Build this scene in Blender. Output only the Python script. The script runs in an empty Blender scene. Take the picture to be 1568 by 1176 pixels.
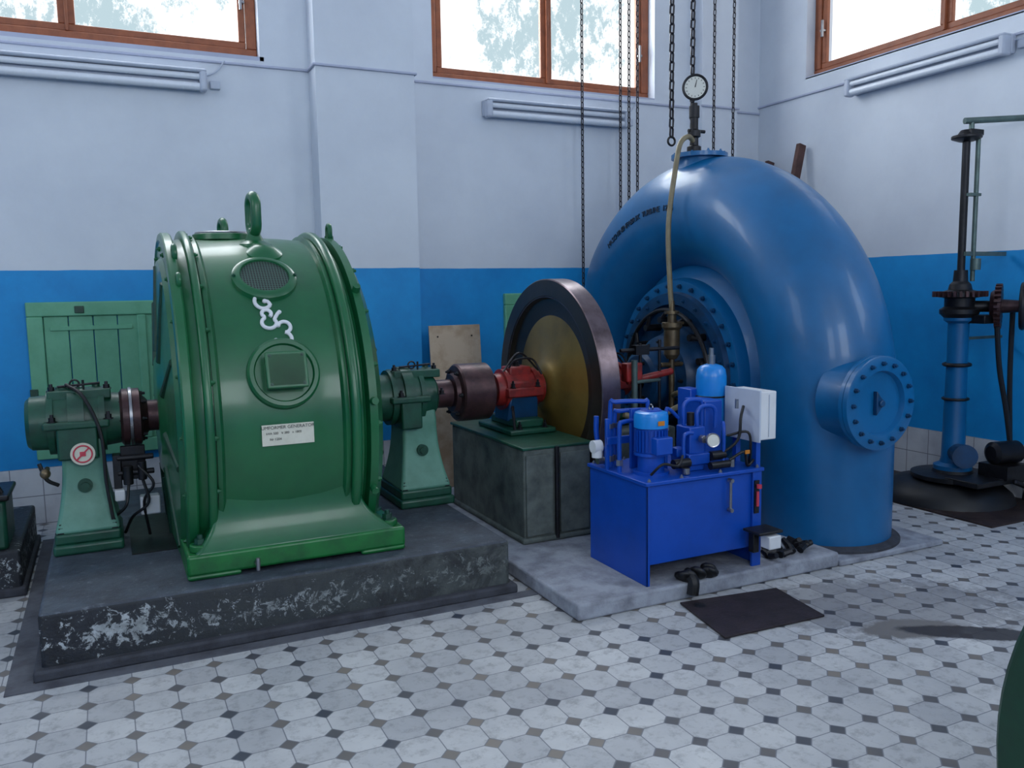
import bpy, math, random
from mathutils import Vector, Matrix
random.seed(4)
S=bpy.context.scene
PI=math.pi
# ------------------------------------------------------------------ materials
def lin(c):
    r=[]
    for v in c:
        v=v/255
        r.append(v/12.92 if v<=0.04045 else ((v+0.055)/1.055)**2.4)
    return (*r,1)
class NT:
    def __init__(s,name):
        m=bpy.data.materials.new(name); m.use_nodes=True
        s.m=m; s.t=m.node_tree; s.b=s.t.nodes['Principled BSDF']
    def n(s,typ,**k):
        n=s.t.nodes.new(typ)
        for a,v in k.items(): setattr(n,a,v)
        return n
    def l(s,a,b): s.t.links.new(a,b)
    def val(s,sock,v):
        if isinstance(v,(int,float)): sock.default_value=v
        else: s.l(v,sock)
    def math(s,op,a,b=None,c=None):
        n=s.n('ShaderNodeMath',operation=op)
        s.val(n.inputs[0],a)
        if b is not None: s.val(n.inputs[1],b)
        if c is not None: s.val(n.inputs[2],c)
        return n.outputs[0]
    def mix(s,f,a,b):
        n=s.n('ShaderNodeMix',data_type='RGBA')
        s.val(n.inputs[0],f)
        for i,v in ((6,a),(7,b)):
            if isinstance(v,tuple): n.inputs[i].default_value=v
            else: s.l(v,n.inputs[i])
        return n.outputs[2]
    def pos(s): 
        return s.n('ShaderNodeNewGeometry').outputs['Position']
    def noise(s,scale,detail=4,rough=.6,vec=None,dist=0):
        n=s.n('ShaderNodeTexNoise'); n.inputs['Scale'].default_value=scale
        n.inputs['Detail'].default_value=detail; n.inputs['Roughness'].default_value=rough
        n.inputs['Distortion'].default_value=dist
        s.l(vec if vec else s.pos(),n.inputs['Vector']); return n.outputs[0]
    def ramp(s,f,a,b):
        n=s.n('ShaderNodeMapRange'); s.l(f,n.inputs[0]); n.inputs[1].default_value=a; n.inputs[2].default_value=b
        return n.outputs[0]
    def bump(s,h,st=.2,d=.01):
        n=s.n('ShaderNodeBump'); n.inputs['Strength'].default_value=st; n.inputs['Distance'].default_value=d
        s.l(h,n.inputs['Height']); s.l(n.outputs[0],s.b.inputs['Normal'])
def paint(name,c,rough=.35,metal=0,c2=None,scale=6,amt=.5,bump=.05,bs=40,coat=0,lo=.4,hi=.7,spec=.5,cr=.18):
    t=NT(name); c=lin(c)
    c2=lin(c2) if c2 else tuple(x*.6 for x in c[:3])+(1,)
    f=t.ramp(t.noise(scale,6),lo,hi)
    t.l(t.mix(t.math('MULTIPLY',f,amt),c,c2),t.b.inputs['Base Color'])
    r=t.math('ADD',t.math('MULTIPLY',t.noise(scale*2.3,3),.15),rough-.07); t.l(r,t.b.inputs['Roughness'])
    t.b.inputs['Metallic'].default_value=metal
    t.b.inputs['Coat Weight'].default_value=coat
    t.b.inputs['Coat Roughness'].default_value=cr
    t.b.inputs['Specular IOR Level'].default_value=spec
    if bump: t.bump(t.noise(bs,3),bump,.01)
    return t.m
M={}
M['green']=paint('green_enamel',(20,98,56),.36,0,(12,72,44),3,.6,.04,25,.25,cr=.12)
M['green2']=paint('green_enamel_foot',(20,112,50),.38,0,(12,64,36),8,.7,.08,50,.12)
M['dgreen']=paint('dark_green_paint',(22,78,58),.42,0,(14,38,32),9,.7,.1,50,.1)
M['deepgreen']=paint('deep_green_paint',(12,64,42),.5,0,(10,40,28),9,.6,.06,50,.05)  # deep green of the shield ribs and the sister casing
M['pedgreen']=paint('pale_green_paint',(94,146,128),.48,0,(50,104,84),5,.6,.06,50,.05)
M['tblue']=paint('turbine_blue_enamel',(2,98,154),.39,0,(2,76,122),2.5,.6,.1,9,.2,cr=.1)
M['dblue']=paint('dark_blue_enamel',(6,62,104),.42,0,(8,34,58),6,.8,.1,20,.05)
M['hblue']=paint('hydraulic_blue_paint',(0,72,176),.42,0,(0,58,144),5,.5,.03,60,.05)
M['lblue']=paint('light_blue_bottle',(16,132,216),.35,0,None,5,.3,.0,60,.2)
M['red']=paint('red_paint',(150,36,32),.45,0,(60,22,22),12,.9,.1,50,.1)
M['rust']=paint('dark_oiled_steel',(84,58,60),.38,.5,(36,26,28),10,.8,.1,60)
M['rim']=paint('flywheel_rim_steel',(118,104,110),.3,.8,(64,50,50),8,.7,.03,60)
M['fly']=paint('flywheel_brown_paint',(50,44,38),.36,.3,(30,26,24),5,.7,.04,40,.1)
M['olive']=paint('flywheel_olive_web',(146,118,58),.38,.45,(92,76,38),3,.7,.04,40,.15)  # olive-brown tone for the inner web, lighter than the face around it
M['steel']=paint('machined_steel',(160,160,165),.3,.9,(110,108,108),12,.5,.03)
M['dsteel']=paint('dark_steel',(44,44,48),.42,.6,(22,22,24),12,.6,.08)
M['brass']=paint('dull_brass',(120,104,80),.4,.7,(60,52,44),10,.6,.05)
M['black']=paint('black_rubber',(16,16,20),.5,0,(10,10,12),10,.5,.05)
M['white']=paint('white_enamel',(222,224,228),.4,0,(190,192,196),5,.5,0)
M['lampw']=paint('lamp_housing_white',(190,198,214),.5,0,(166,172,188),5,.5,0)
M['label']=paint('label_white',(214,212,196),.5,0,(190,188,170),20,.5,0)
M['ink']=paint('label_ink',(60,60,60),.6,0,None,20,.2,0)
M['castink']=paint('cast_letter_dark_blue',(14,44,70),.6,0,None,20,.2,0)
M['inkred']=paint('sticker_red',(200,60,80),.5,0,None,20,.2,0)
M['hose']=paint('beige_hose',(132,122,96),.5,0,(96,84,62),12,.6,.05)
M['wood']=paint('window_wood_brown',(150,84,52),.5,0,(110,60,40),14,.6,.1)
M['oldwood']=paint('old_dark_wood',(92,62,56),.7,0,(52,34,32),14,.8,.2)
M['ply']=paint('plywood_board',(192,172,150),.6,0,(158,132,104),5,.8,.05,lo=.45,hi=.65)
M['shut']=paint('shutter_green',(104,172,138),.5,0,(78,144,112),6,.6,.08)
M['tape']=paint('orange_tag',(196,120,30),.5,0,None,10,.2,0)
M['block']=paint('machine_block_grey_green',(100,108,104),.7,0,(52,60,60),7,.9,.3,30)
M['slabm']=paint('light_concrete',(158,162,172),.85,0,(112,114,124),9,.9,.5,35)
M['curb']=paint('curb_concrete_dark',(66,68,76),.8,0,(38,38,44),10,.8,.4,40)
M['border']=paint('floor_border_cement',(96,98,106),.8,0,(62,62,70),8,.8,.3,40)
M['plate']=paint('rusty_floor_plate',(56,46,50),.6,.2,(34,28,30),9,.8,.3,60)
M['pit']=paint('oily_brown_plate',(64,50,48),.5,.2,(28,22,24),5,.9,.3,30)
M['chain']=paint('chain_steel',(46,44,52),.5,.4,(24,22,26),20,.6,.0)
M['trim']=paint('ledge_paint',(180,186,208),.7,0,None,5,.3,0)
M['rod']=paint('grey_green_rod',(96,116,112),.4,.4,(60,70,70),10,.6,.05)

def floor_mat():
    t=NT('octagon_tile_floor'); p=.163
    sx=t.n('ShaderNodeSeparateXYZ'); t.l(t.pos(),sx.inputs[0])
    u=t.math('DIVIDE',sx.outputs[0],p); v=t.math('DIVIDE',sx.outputs[1],p)
    u=t.math('ADD',u,100.0); v=t.math('ADD',v,100.2)
    fu=t.math('FRACT',u); fv=t.math('FRACT',v)
    a=t.math('MINIMUM',fu,t.math('SUBTRACT',1.0,fu)); b=t.math('MINIMUM',fv,t.math('SUBTRACT',1.0,fv))
    s=t.math('ADD',a,b)
    dot=t.math('LESS_THAN',s,.21)
    g1=t.math('LESS_THAN',t.math('MINIMUM',a,b),.013)
    g2=t.math('LESS_THAN',t.math('ABSOLUTE',t.math('SUBTRACT',s,.225)),.018)
    g=t.math('MAXIMUM',t.math('MULTIPLY',g1,t.math('SUBTRACT',1.0,dot)),g2)
    cell=t.n('ShaderNodeCombineXYZ'); t.l(t.math('FLOOR',u),cell.inputs[0]); t.l(t.math('FLOOR',v),cell.inputs[1])
    wn=t.n('ShaderNodeTexWhiteNoise',noise_dimensions='2D'); t.l(cell.outputs[0],wn.inputs['Vector'])
    tile=t.mix(wn.outputs['Value'],lin((174,175,178)),lin((204,204,204)))
    n1=t.ramp(t.noise(1.1,6,.7),.4,.75)
    tile=t.mix(t.math('MULTIPLY',n1,.6),tile,lin((138,139,145)))
    n2=t.ramp(t.noise(16,5,.75),.5,.78)
    tile=t.mix(t.math('MULTIPLY',n2,.75),tile,lin((110,109,112)))
    c2=t.n('ShaderNodeCombineXYZ'); t.l(t.math('ROUND',u),c2.inputs[0]); t.l(t.math('ROUND',v),c2.inputs[1])
    wn2=t.n('ShaderNodeTexWhiteNoise',noise_dimensions='2D'); t.l(c2.outputs[0],wn2.inputs['Vector'])
    vr=t.math('ADD',t.math('MULTIPLY',wn2.outputs['Value'],.3),t.math('MULTIPLY',t.noise(1.3,3),.7))
    dark=t.mix(t.ramp(vr,.34,.68),lin((60,66,78)),lin((130,122,114)))
    col=t.mix(dot,tile,dark)
    col=t.mix(t.math('MULTIPLY',g,.8),col,lin((92,96,106)))
    def ell(cx,cy,rx,ry,ang,rg=.7):
        ca,sa=math.cos(ang),math.sin(ang)
        dx=t.math('SUBTRACT',sx.outputs[0],cx); dy=t.math('SUBTRACT',sx.outputs[1],cy)
        e1=t.math('DIVIDE',t.math('ADD',t.math('MULTIPLY',dx,ca),t.math('MULTIPLY',dy,sa)),rx)
        e2=t.math('DIVIDE',t.math('SUBTRACT',t.math('MULTIPLY',dy,ca),t.math('MULTIPLY',dx,sa)),ry)
        r=t.math('SQRT',t.math('ADD',t.math('MULTIPLY',e1,e1),t.math('MULTIPLY',e2,e2)))
        r=t.math('ADD',r,t.math('MULTIPLY',t.math('SUBTRACT',t.noise(9,6,.7),.5),rg*2))
        n=t.n('ShaderNodeMapRange'); t.l(r,n.inputs[0]); n.inputs[1].default_value=1.0; n.inputs[2].default_value=.8
        return n.outputs[0]
    col=t.mix(t.math('MULTIPLY',ell(3.4,2.85,.75,.4,-.4,1.0),.35),col,lin((84,78,78)))
    col=t.mix(ell(3.28,2.58,.26,.12,-.4,.4),col,lin((118,114,112)))
    col=t.mix(t.math('MULTIPLY',ell(3.48,2.42,.34,.085,-.6,.4),.92),col,lin((44,40,44)))
    t.l(col,t.b.inputs['Base Color'])
    t.l(t.math('ADD',t.math('MULTIPLY',t.noise(5,4),.3),.4),t.b.inputs['Roughness'])
    t.bump(t.math('SUBTRACT',t.math('MULTIPLY',t.noise(30,3),.3),g),.25,.003)
    return t.m
def wall_mat(name,band=1.78):
    t=NT(name)
    sx=t.n('ShaderNodeSeparateXYZ'); t.l(t.pos(),sx.inputs[0])
    z=t.math('ADD',sx.outputs[2],t.math('MULTIPLY',t.math('SUBTRACT',t.noise(6,2),.5),.008))
    m=t.math('GREATER_THAN',z,band)
    wh=t.mix(t.ramp(t.noise(1.2,6,.65),.35,.75),lin((213,220,230)),lin((198,205,217)))
    bl=t.mix(t.ramp(t.noise(2.0,6,.7),.35,.7),lin((0,148,218)),lin((0,130,200)))
    t.l(t.mix(m,bl,wh),t.b.inputs['Base Color'])
    t.b.inputs['Roughness'].default_value=.55
    t.bump(t.math('ADD',t.noise(2.5,4),t.math('MULTIPLY',t.noise(50,2),.06)),.16,.02)
    return t.m
def skirt_mat():
    t=NT('skirting_tiles')
    sx=t.n('ShaderNodeSeparateXYZ'); t.l(t.pos(),sx.inputs[0])
    h=t.math('ADD',sx.outputs[0],sx.outputs[1])
    fx=t.math('FRACT',t.math('DIVIDE',h,.2)); fz=t.math('FRACT',t.math('DIVIDE',sx.outputs[2],.2))
    g=t.math('MAXIMUM',t.math('LESS_THAN',fx,.03),t.math('LESS_THAN',fz,.03))
    c=t.mix(t.ramp(t.noise(3,5),.4,.7),lin((210,212,216)),lin((176,178,186)))
    t.l(t.mix(g,c,lin((126,128,136))),t.b.inputs['Base Color'])
    t.b.inputs['Roughness'].default_value=.3
    return t.m
def plinth_mat():
    t=NT('painted_concrete_plinth')
    sx=t.n('ShaderNodeSeparateXYZ'); t.l(t.pos(),sx.inputs[0])
    top=t.mix(t.ramp(t.noise(5,7,.7),.35,.7),lin((76,86,98)),lin((48,52,62)))
    top=t.mix(t.math('MULTIPLY',t.ramp(t.noise(18,6,.8),.56,.66),.5),top,lin((124,130,140)))
    grad=t.ramp(sx.outputs[0],-.2,1.9)
    zz=t.math('ABSOLUTE',t.math('SUBTRACT',sx.outputs[2],.15))
    n=t.noise(22,8,.8,dist=.6)
    n=t.math('ADD',n,t.math('MULTIPLY',t.math('SUBTRACT',.10,zz),.9))
    n=t.math('ADD',n,t.math('MULTIPLY',t.math('SUBTRACT',t.noise(3,3),.5),.25))
    chip=t.ramp(n,.60,.62)
    bare=t.mix(grad,lin((190,196,200)),lin((120,128,124)))
    bare=t.mix(t.ramp(t.noise(12,5),.4,.75),bare,lin((96,102,102)))
    base=t.mix(t.ramp(t.noise(8,6,.7),.35,.65),t.mix(grad,lin((24,27,34)),lin((88,94,92))),t.mix(grad,lin((42,46,54)),lin((58,64,64))))
    base=t.mix(t.math('MULTIPLY',t.ramp(t.noise(4,6,.75,dist=1.0),.52,.62),.7),base,lin((36,38,42)))
    side=t.mix(t.math('MULTIPLY',chip,t.math('SUBTRACT',1.0,t.math('MULTIPLY',grad,.4))),base,bare)
    m=t.math('GREATER_THAN',sx.outputs[2],.272)
    t.l(t.mix(m,side,top),t.b.inputs['Base Color'])
    t.b.inputs['Roughness'].default_value=.62
    t.bump(t.noise(20,6,.7),.5,.02)
    return t.m
M['floor']=floor_mat(); M['wall']=wall_mat('wall_paint_back'); M['wallr']=wall_mat('wall_paint_side',1.82)
M['skirt']=skirt_mat(); M['plinth']=plinth_mat()
def grille():
    t=NT('perforated_grille')
    sx=t.n('ShaderNodeSeparateXYZ'); t.l(t.n('ShaderNodeTexCoord').outputs['Object'],sx.inputs[0])
    p=.0135
    fx=t.math('SUBTRACT',t.math('FRACT',t.math('ADD',t.math('DIVIDE',sx.outputs[0],p),50.)),.5)
    fy=t.math('SUBTRACT',t.math('FRACT',t.math('ADD',t.math('DIVIDE',sx.outputs[1],p),50.)),.5)
    r=t.math('SQRT',t.math('ADD',t.math('MULTIPLY',fx,fx),t.math('MULTIPLY',fy,fy)))
    t.l(t.mix(t.math('LESS_THAN',r,.38),lin((64,90,80)),lin((6,10,10))),t.b.inputs['Base Color'])
    t.b.inputs['Roughness'].default_value=.5
    return t.m
M['grille']=grille()
M['dial']=paint('gauge_dial',(214,214,206),.4,0,None,20,.1,0)
M['tube']=paint('fluorescent_tube',(222,228,238),.25,0,None,20,.05,0)

# ------------------------------------------------------------------ geometry
def frame(d):
    d=Vector(d).normalized()
    a=Vector((0,0,1)) if abs(d.z)<.9 else Vector((0,1,0))
    u=a.cross(d).normalized(); v=d.cross(u)
    return u,v,d
def box(x0,x1,y0,y1,z0,z1):
    v=[(x,y,z) for z in (z0,z1) for y in (y0,y1) for x in (x0,x1)]
    return v,[(0,1,3,2),(4,6,7,5),(0,4,5,1),(2,3,7,6),(0,2,6,4),(1,5,7,3)]
def loft(rects):
    v=[];f=[]
    for z,x0,x1,y0,y1 in rects: v+=[(x0,y0,z),(x1,y0,z),(x1,y1,z),(x0,y1,z)]
    for i in range(len(rects)-1):
        a=i*4
        for k in range(4): f.append((a+k,a+(k+1)%4,a+4+(k+1)%4,a+4+k))
    f.append((3,2,1,0)); a=(len(rects)-1)*4; f.append((a,a+1,a+2,a+3))
    return v,f
def lathe(o,d,prof,seg=48,closed=False,cap=True):
    u,w,d=frame(d); o=Vector(o); v=[];f=[]
    n=len(prof)
    for i in range(seg):
        a=2*PI*i/seg; rad=u*math.cos(a)+w*math.sin(a)
        for t,r in prof: v.append(tuple(o+d*t+rad*max(r,1e-4)))
    m=n if closed else n-1
    for i in range(seg):
        j=(i+1)%seg
        for k in range(m):
            k2=(k+1)%n
            f.append((i*n+k,j*n+k,j*n+k2,i*n+k2))
    if not closed and cap:
        if prof[0][1]>1e-3: f.append(tuple(i*n for i in range(seg)))
        if prof[-1][1]>1e-3: f.append(tuple(i*n+n-1 for i in reversed(range(seg))))
    return v,f
def cyl(p0,p1,r0,r1=None,seg=24):
    r1=r0 if r1 is None else r1
    d=Vector(p1)-Vector(p0)
    return lathe(p0,d,[(0,r0),(d.length,r1)],seg)
def torus(c,ax,R,r,su=32,sv=10,stretch=None,arc=2*PI,a0=0):
    u,w,d=frame(ax); c=Vector(c); v=[];f=[]
    for i in range(su):
        a=a0+arc*i/su
        for j in range(sv):
            b=2*PI*j/sv
            rr=R+r*math.cos(b)
            pu,pw=math.cos(a)*rr,math.sin(a)*rr
            if stretch: pw+= stretch*(1 if math.sin(a)>0 else -1)
            v.append(tuple(c+u*pu+w*pw+d*(r*math.sin(b))))
    for i in range(su):
        for j in range(sv):
            f.append((i*sv+j,((i+1)%su)*sv+j,((i+1)%su)*sv+(j+1)%sv,i*sv+(j+1)%sv))
    return v,f
def catmull(pts,n=6):
    P=[Vector(p) for p in pts]; P=[P[0]*2-P[1]]+P+[P[-1]*2-P[-2]]; out=[]
    for i in range(1,len(P)-2):
        for k in range(n):
            t=k/n; a,b,c,d=P[i-1],P[i],P[i+1],P[i+2]
            out.append(.5*((2*b)+(c-a)*t+(2*a-5*b+4*c-d)*t*t+(3*b-a-3*c+d)*t**3))
    out.append(P[-2]); return out
def sweep(pts,r,seg=12,sm=6,caps=True):
    P=catmull(pts,sm) if sm else [Vector(p) for p in pts]
    R=r if isinstance(r,list) else [r]*len(P)
    v=[];f=[]; t0=(P[1]-P[0]).normalized(); u,w,_=frame(t0)
    for i,p in enumerate(P):
        t=(P[min(i+1,len(P)-1)]-P[max(i-1,0)]).normalized()
        u=(u-t*u.dot(t)).normalized(); w=t.cross(u)
        for k in range(seg):
            a=2*PI*k/seg; v.append(tuple(p+(u*math.cos(a)+w*math.sin(a))*R[i]))
    for i in range(len(P)-1):
        for k in range(seg):
            k2=(k+1)%seg; f.append((i*seg+k,i*seg+k2,(i+1)*seg+k2,(i+1)*seg+k))
    if caps:
        f.append(tuple(reversed(range(seg)))); b=(len(P)-1)*seg; f.append(tuple(range(b,b+seg)))
    return v,f
def bolts(c,ax,R,n,r,h,a0=0,arc=2*PI):
    u,w,d=frame(ax); c=Vector(c); out=[]
    for i in range(n):
        a=a0+arc*i/n; p=c+(u*math.cos(a)+w*math.sin(a))*R
        out.append(lathe(p,d,[(0,r),(h*.7,r),(h*.7,r*.6),(h*1.3,r*.55)],6))
    return out
def bolt(p,ax=(0,0,1),r=.02,h=.02):
    return lathe(p,ax,[(0,r*1.5),(h*.2,r*1.5),(h*.2,r),(h,r),(h,r*.55),(h*1.6,r*.5)],6)
def prism(poly,ext):
    e=Vector(ext); n=len(poly); v=[tuple(Vector(p)) for p in poly]+[tuple(Vector(p)+e) for p in poly]
    f=[tuple(reversed(range(n))),tuple(range(n,2*n))]+[(i,(i+1)%n,n+(i+1)%n,n+i) for i in range(n)]
    return v,f
def sphere(c,r,seg=20,ax=(0,0,1),sq=1):
    return lathe(c,ax,[(-r*sq*math.cos(PI*i/10),r*math.sin(PI*i/10)) for i in range(11)],seg)
def obj(name,loc=(0,0,0)):
    e=bpy.data.objects.new(name,None); e.location=loc; e.empty_display_size=.1
    S.collection.objects.link(e); return e
def mk(name,geoms,mat,root=None,bev=0,ang=35,seg=2,flat=False):
    if isinstance(geoms,tuple): geoms=[geoms]
    V=[];Fc=[]
    for v,f in geoms:
        o=len(V); V+=[tuple(p) for p in v]; Fc+=[tuple(i+o for i in q) for q in f]
    me=bpy.data.meshes.new(name); me.from_pydata(V,[],Fc)
    import bmesh
    bm=bmesh.new(); bm.from_mesh(me); bmesh.ops.recalc_face_normals(bm,faces=bm.faces)
    if not flat:
        for f in bm.faces: f.smooth=True
    bm.to_mesh(me); bm.free()
    if not flat: me.set_sharp_from_angle(angle=math.radians(ang))
    me.materials.append(M[mat] if isinstance(mat,str) else mat)
    ob=bpy.data.objects.new(name,me); S.collection.objects.link(ob)
    if bev:
        m=ob.modifiers.new('bevel','BEVEL'); m.width=bev; m.segments=seg; m.limit_method='ANGLE'; m.angle_limit=math.radians(40)
        m.harden_normals=False
    if root:
        ob.parent=root; ob.matrix_parent_inverse=Matrix.Translation(-Vector(root.location))
    return ob
def texts(name,items,mat,root,depth=.004,off=0):
    geo=[]
    for s,size,mx in items:
        cu=bpy.data.curves.new('t','FONT'); cu.body=s; cu.size=size; cu.extrude=depth; cu.align_x='CENTER'; cu.align_y='CENTER'; cu.offset=off
        ob=bpy.data.objects.new('t',cu); S.collection.objects.link(ob)
        dg=bpy.context.evaluated_depsgraph_get(); me=bpy.data.meshes.new_from_object(ob.evaluated_get(dg))
        geo.append(([tuple(mx@v.co) for v in me.vertices],[tuple(p.vertices) for p in me.polygons]))
        bpy.data.objects.remove(ob); bpy.data.curves.remove(cu)
    return mk(name,geo,mat,root,flat=True)
def mat3(o,x,y,z):
    m=Matrix.Identity(4)
    for i,a in enumerate((x,y,z)):
        a=Vector(a)
        for k in range(3): m[k][i]=a[k]
    for k in range(3): m[k][3]=o[k]
    return m

# ------------------------------------------------------------------ room
WY,WX=6.7,6.0; LX,FY,CZ=-3.5,-3.6,5.4
mk('floor',box(LX,WX+.3,FY,WY+.3,-.2,0),'floor',flat=True)
mk('ceiling',box(LX,WX+.3,FY,WY+.3,CZ,CZ+.2),'wallr',flat=True)
WT=5.0
w1=(-1.15,1.16,3.36); w2=(2.54,4.74,3.33)
t=.32
mk('wall_back',[box(LX,WX+t,WY,WY+t,0,3.33),box(LX,w1[0],WY,WY+t,3.33,CZ),box(w1[1],w2[0],WY,WY+t,3.33,CZ),box(w2[1],WX+t,WY,WY+t,3.33,CZ),
  box(w1[0],w1[1],WY,WY+t,WT,CZ),box(w2[0],w2[1],WY,WY+t,WT,CZ),
  box(1.52,2.30,WY-.22,WY,0,CZ),box(5.2,5.62,WY-.12,WY,0,CZ)],'wall',flat=True)
wr=(3.7,6.08,3.5)
mk('wall_right',[box(WX,WX+t,FY,WY,0,3.5),box(WX,WX+t,FY,wr[0],3.5,CZ),box(WX,WX+t,wr[1],WY,3.5,CZ),box(WX,WX+t,wr[0],wr[1],WT,CZ)],'wallr',flat=True)
mk('wall_left',box(LX-.2,LX,FY,WY,0,CZ),'wallr',flat=True)
mk('wall_front',box(LX,WX,FY-.2,FY,0,CZ),'wallr',flat=True)
mk('baseboard_back',[box(LX,1.52,WY-.02,WY,0,.4),box(1.5,2.32,WY-.24,WY-.22,0,.4),box(1.5,1.52,WY-.22,WY,0,.4),box(2.30,2.32,WY-.22,WY,0,.4),box(2.32,5.2,WY-.02,WY,0,.4),box(5.18,5.64,WY-.14,WY-.12,0,.4),box(5.64,WX,WY-.02,WY,0,.4)],'skirt',flat=True)
mk('baseboard_right',box(WX-.02,WX,FY,WY-.02,0,.4),'skirt',flat=True)
def ledge(z0,z1,d,nm):
    mk(nm,[box(LX,1.52,WY-d,WY,z0,z1),box(1.52-d,2.30+d,WY-.22-d,WY-.22,z0,z1),box(1.52-d,1.52,WY-.22,WY,z0,z1),box(2.30,2.30+d,WY-.22,WY,z0,z1),
     box(2.30,5.2,WY-d,WY,z0,z1),box(5.2-d,5.62+d,WY-.12-d,WY-.12,z0,z1),box(5.62,WX,WY-d,WY,z0,z1)],'trim',bev=.006)
ledge(3.28,3.30,.02,'trim_1')
mk('trim_2',box(WX-.02,WX,FY,WY,3.34,3.36),'trim',bev=.006)

def window(name,ax,a0,a1,z0,z1,mull,depth):
    r=obj(name,(a0,WY+depth,z0) if ax=='x' else (WX+depth,a0,z0))
    def B(p0,p1,q0,q1,d0=0,d1=.07):
        if ax=='x': return box(p0,p1,WY+depth+d0,WY+depth+d1,q0,q1)
        return box(WX+depth+d0,WX+depth+d1,p0,p1,q0,q1)
    fw=.075
    mk('outer_frame',[B(a0,a1,z0,z0+fw),B(a0,a1,z1-fw,z1),B(a0,a0+fw,z0+fw,z1-fw),B(a1-fw,a1,z0+fw,z1-fw)],'wood',r,bev=.008)
    g=[];edges=[a0+fw]+mull+[a1-fw]
    for i in range(len(edges)-1):
        s0,s1=edges[i]+.004,edges[i+1]-.004; w=.05
        g+=[B(s0,s1,z0+fw,z0+fw+w,.015,.055),B(s0,s1,z1-fw-w,z1-fw,.015,.055),B(s0,s0+w,z0+fw+w,z1-fw-w,.015,.055),B(s1-w,s1,z0+fw+w,z1-fw-w,.015,.055)]
    mk('sashes',g,'wood',r,bev=.006)
    mk('lock_bar',[B(m-.01,m+.01,z0+fw,z1-fw,-.012,.02) for m in mull],'wood',r,bev=.003)
    mk('handle',[B(a1-.12,a1-.1,z0+.35,z0+.5,-.03,-.01),B(a1-.12,a1-.08,z0+.4,z0+.42,-.02,.02)],'steel',r,bev=.004)
    return r
window('window_1','x',w1[0],w1[1],w1[2],WT,[-.12],.1)
window('window_2','x',w2[0],w2[1],w2[2],WT,[3.66],.1)
window('window_3','y',wr[0],wr[1],wr[2],WT,[4.72],.1)
mk('trim_3',[box(w1[0]-.03,w1[1]+.03,WY-.0,WY+.1,w1[2]-.03,w1[2]),box(w2[0],w2[1],WY-.0,WY+.1,w2[2]-.0,w2[2]+.015)],'trim',flat=True)
mk('trim_4',box(WX,WX+.1,wr[0],wr[1],wr[2]-.01,wr[2]+.01),'trim',flat=True)

def lamp(ax,a0,a1,z):
    r=obj('fluorescent_wall_lamp',((a0+a1)/2,WY-.06,z) if ax=='x' else (WX-.06,(a0+a1)/2,z))
    def P(a,d,zz): return (a,WY-d,zz) if ax=='x' else (WX-d,a,zz)
    def B(p0,p1,d0,d1,q0,q1): return box(p0,p1,WY-d1,WY-d0,q0,q1) if ax=='x' else box(WX-d1,WX-d0,p0,p1,q0,q1)
    mk('housing',[B(a0,a1,.0,.06,z-.05,z+.085),B(a0,a1,.06,.14,z+.06,z+.085)],'lampw',r,bev=.012)
    mk('end_caps',[B(a0,a0+.05,.05,.14,z-.07,z+.075),B(a1-.05,a1,.05,.14,z-.07,z+.075)],'lampw',r,bev=.015)
    mk('tubes',[cyl(P(a0+.04,.10,z+.035),P(a1-.04,.10,z+.035),.022),cyl(P(a0+.04,.10,z-.035),P(a1-.04,.10,z-.035),.026)],'tube',r)
    mk('switch_box',[B(a1+.03,a1+.1,0,.04,z-.03,z+.03)] if ax=='x' else [B(a0-.1,a0-.03,0,.04,z-.03,z+.03)],'lampw',r,bev=.006)
    mk('cable',[sweep([P(a1-.02,.02,z+.05),P(a1+.08,.02,z+.1),P(a1+.14,.02,z+.18)],.006,8)] if ax=='x' else [sweep([P(a0,.02,z+.04),P(a0-.3,.02,z+.02)],.006,8)],'lampw',r)
lamp('x',-.9,.76,3.12); lamp('x',2.97,4.38,3.10); lamp('y',4.05,5.5,3.27)

def shutter(x0,x1,z0,z1,n):
    r=obj('green_wooden_shutter',((x0+x1)/2,WY-.03,z0))
    y=WY
    mk('frame',[box(x0,x1,y-.05,y,z1-.1,z1),box(x0,x1,y-.05,y,z0,z0+.1),box(x0,x0+.1,y-.05,y,z0+.1,z1-.1),box(x1-.1,x1,y-.05,y,z0+.1,z1-.1),box((x0+x1)/2-.03,(x0+x1)/2+.03,y-.052,y,z0+.1,z1-.1)],'shut',r,bev=.008)
    g=[];w=(x1-x0-.2)/n
    for i in range(n): g.append(box(x0+.1+i*w+.003,x0+.1+(i+1)*w-.003,y-.032,y,z0+.1,z1-.1))
    mk('boards',g,'shut',r,bev=.004)
    mk('rails',[box(x0+.14,(x0+x1)/2-.06,y-.042,y-.03,z1-.2,z1-.17),box((x0+x1)/2+.06,x1-.14,y-.042,y-.03,z1-.2,z1-.17)],'shut',r,bev=.003)
    mk('hinges',[box(x0+.3,x0+.36,y-.06,y-.045,z1-.08,z1-.03),box(x1-.4,x1-.34,y-.06,y-.045,z1-.08,z1-.03),box(x0-.01,x0+.04,y-.06,y-.045,z0+.4,z0+.5)],'dgreen',r,bev=.004)
shutter(-.5,.95,.46,1.56,8); shutter(3.14,4.3,.46,1.56,8)

r=obj('leaning_plywood_board',(2.56,6.3,0))
mk('panel',prism([(2.34,6.28,.0),(2.78,6.28,.0),(2.80,6.44,1.31),(2.35,6.44,1.31)],(0,.018,0)),'ply',r,bev=.003)
mk('screws',[bolt((2.42,6.432,1.22),(0,-1,.1),.008,.006),bolt((2.72,6.432,1.22),(0,-1,.1),.008,.006),bolt((2.5,6.40,.95),(0,-1,.1),.008,.006)],'dsteel',r)

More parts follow.
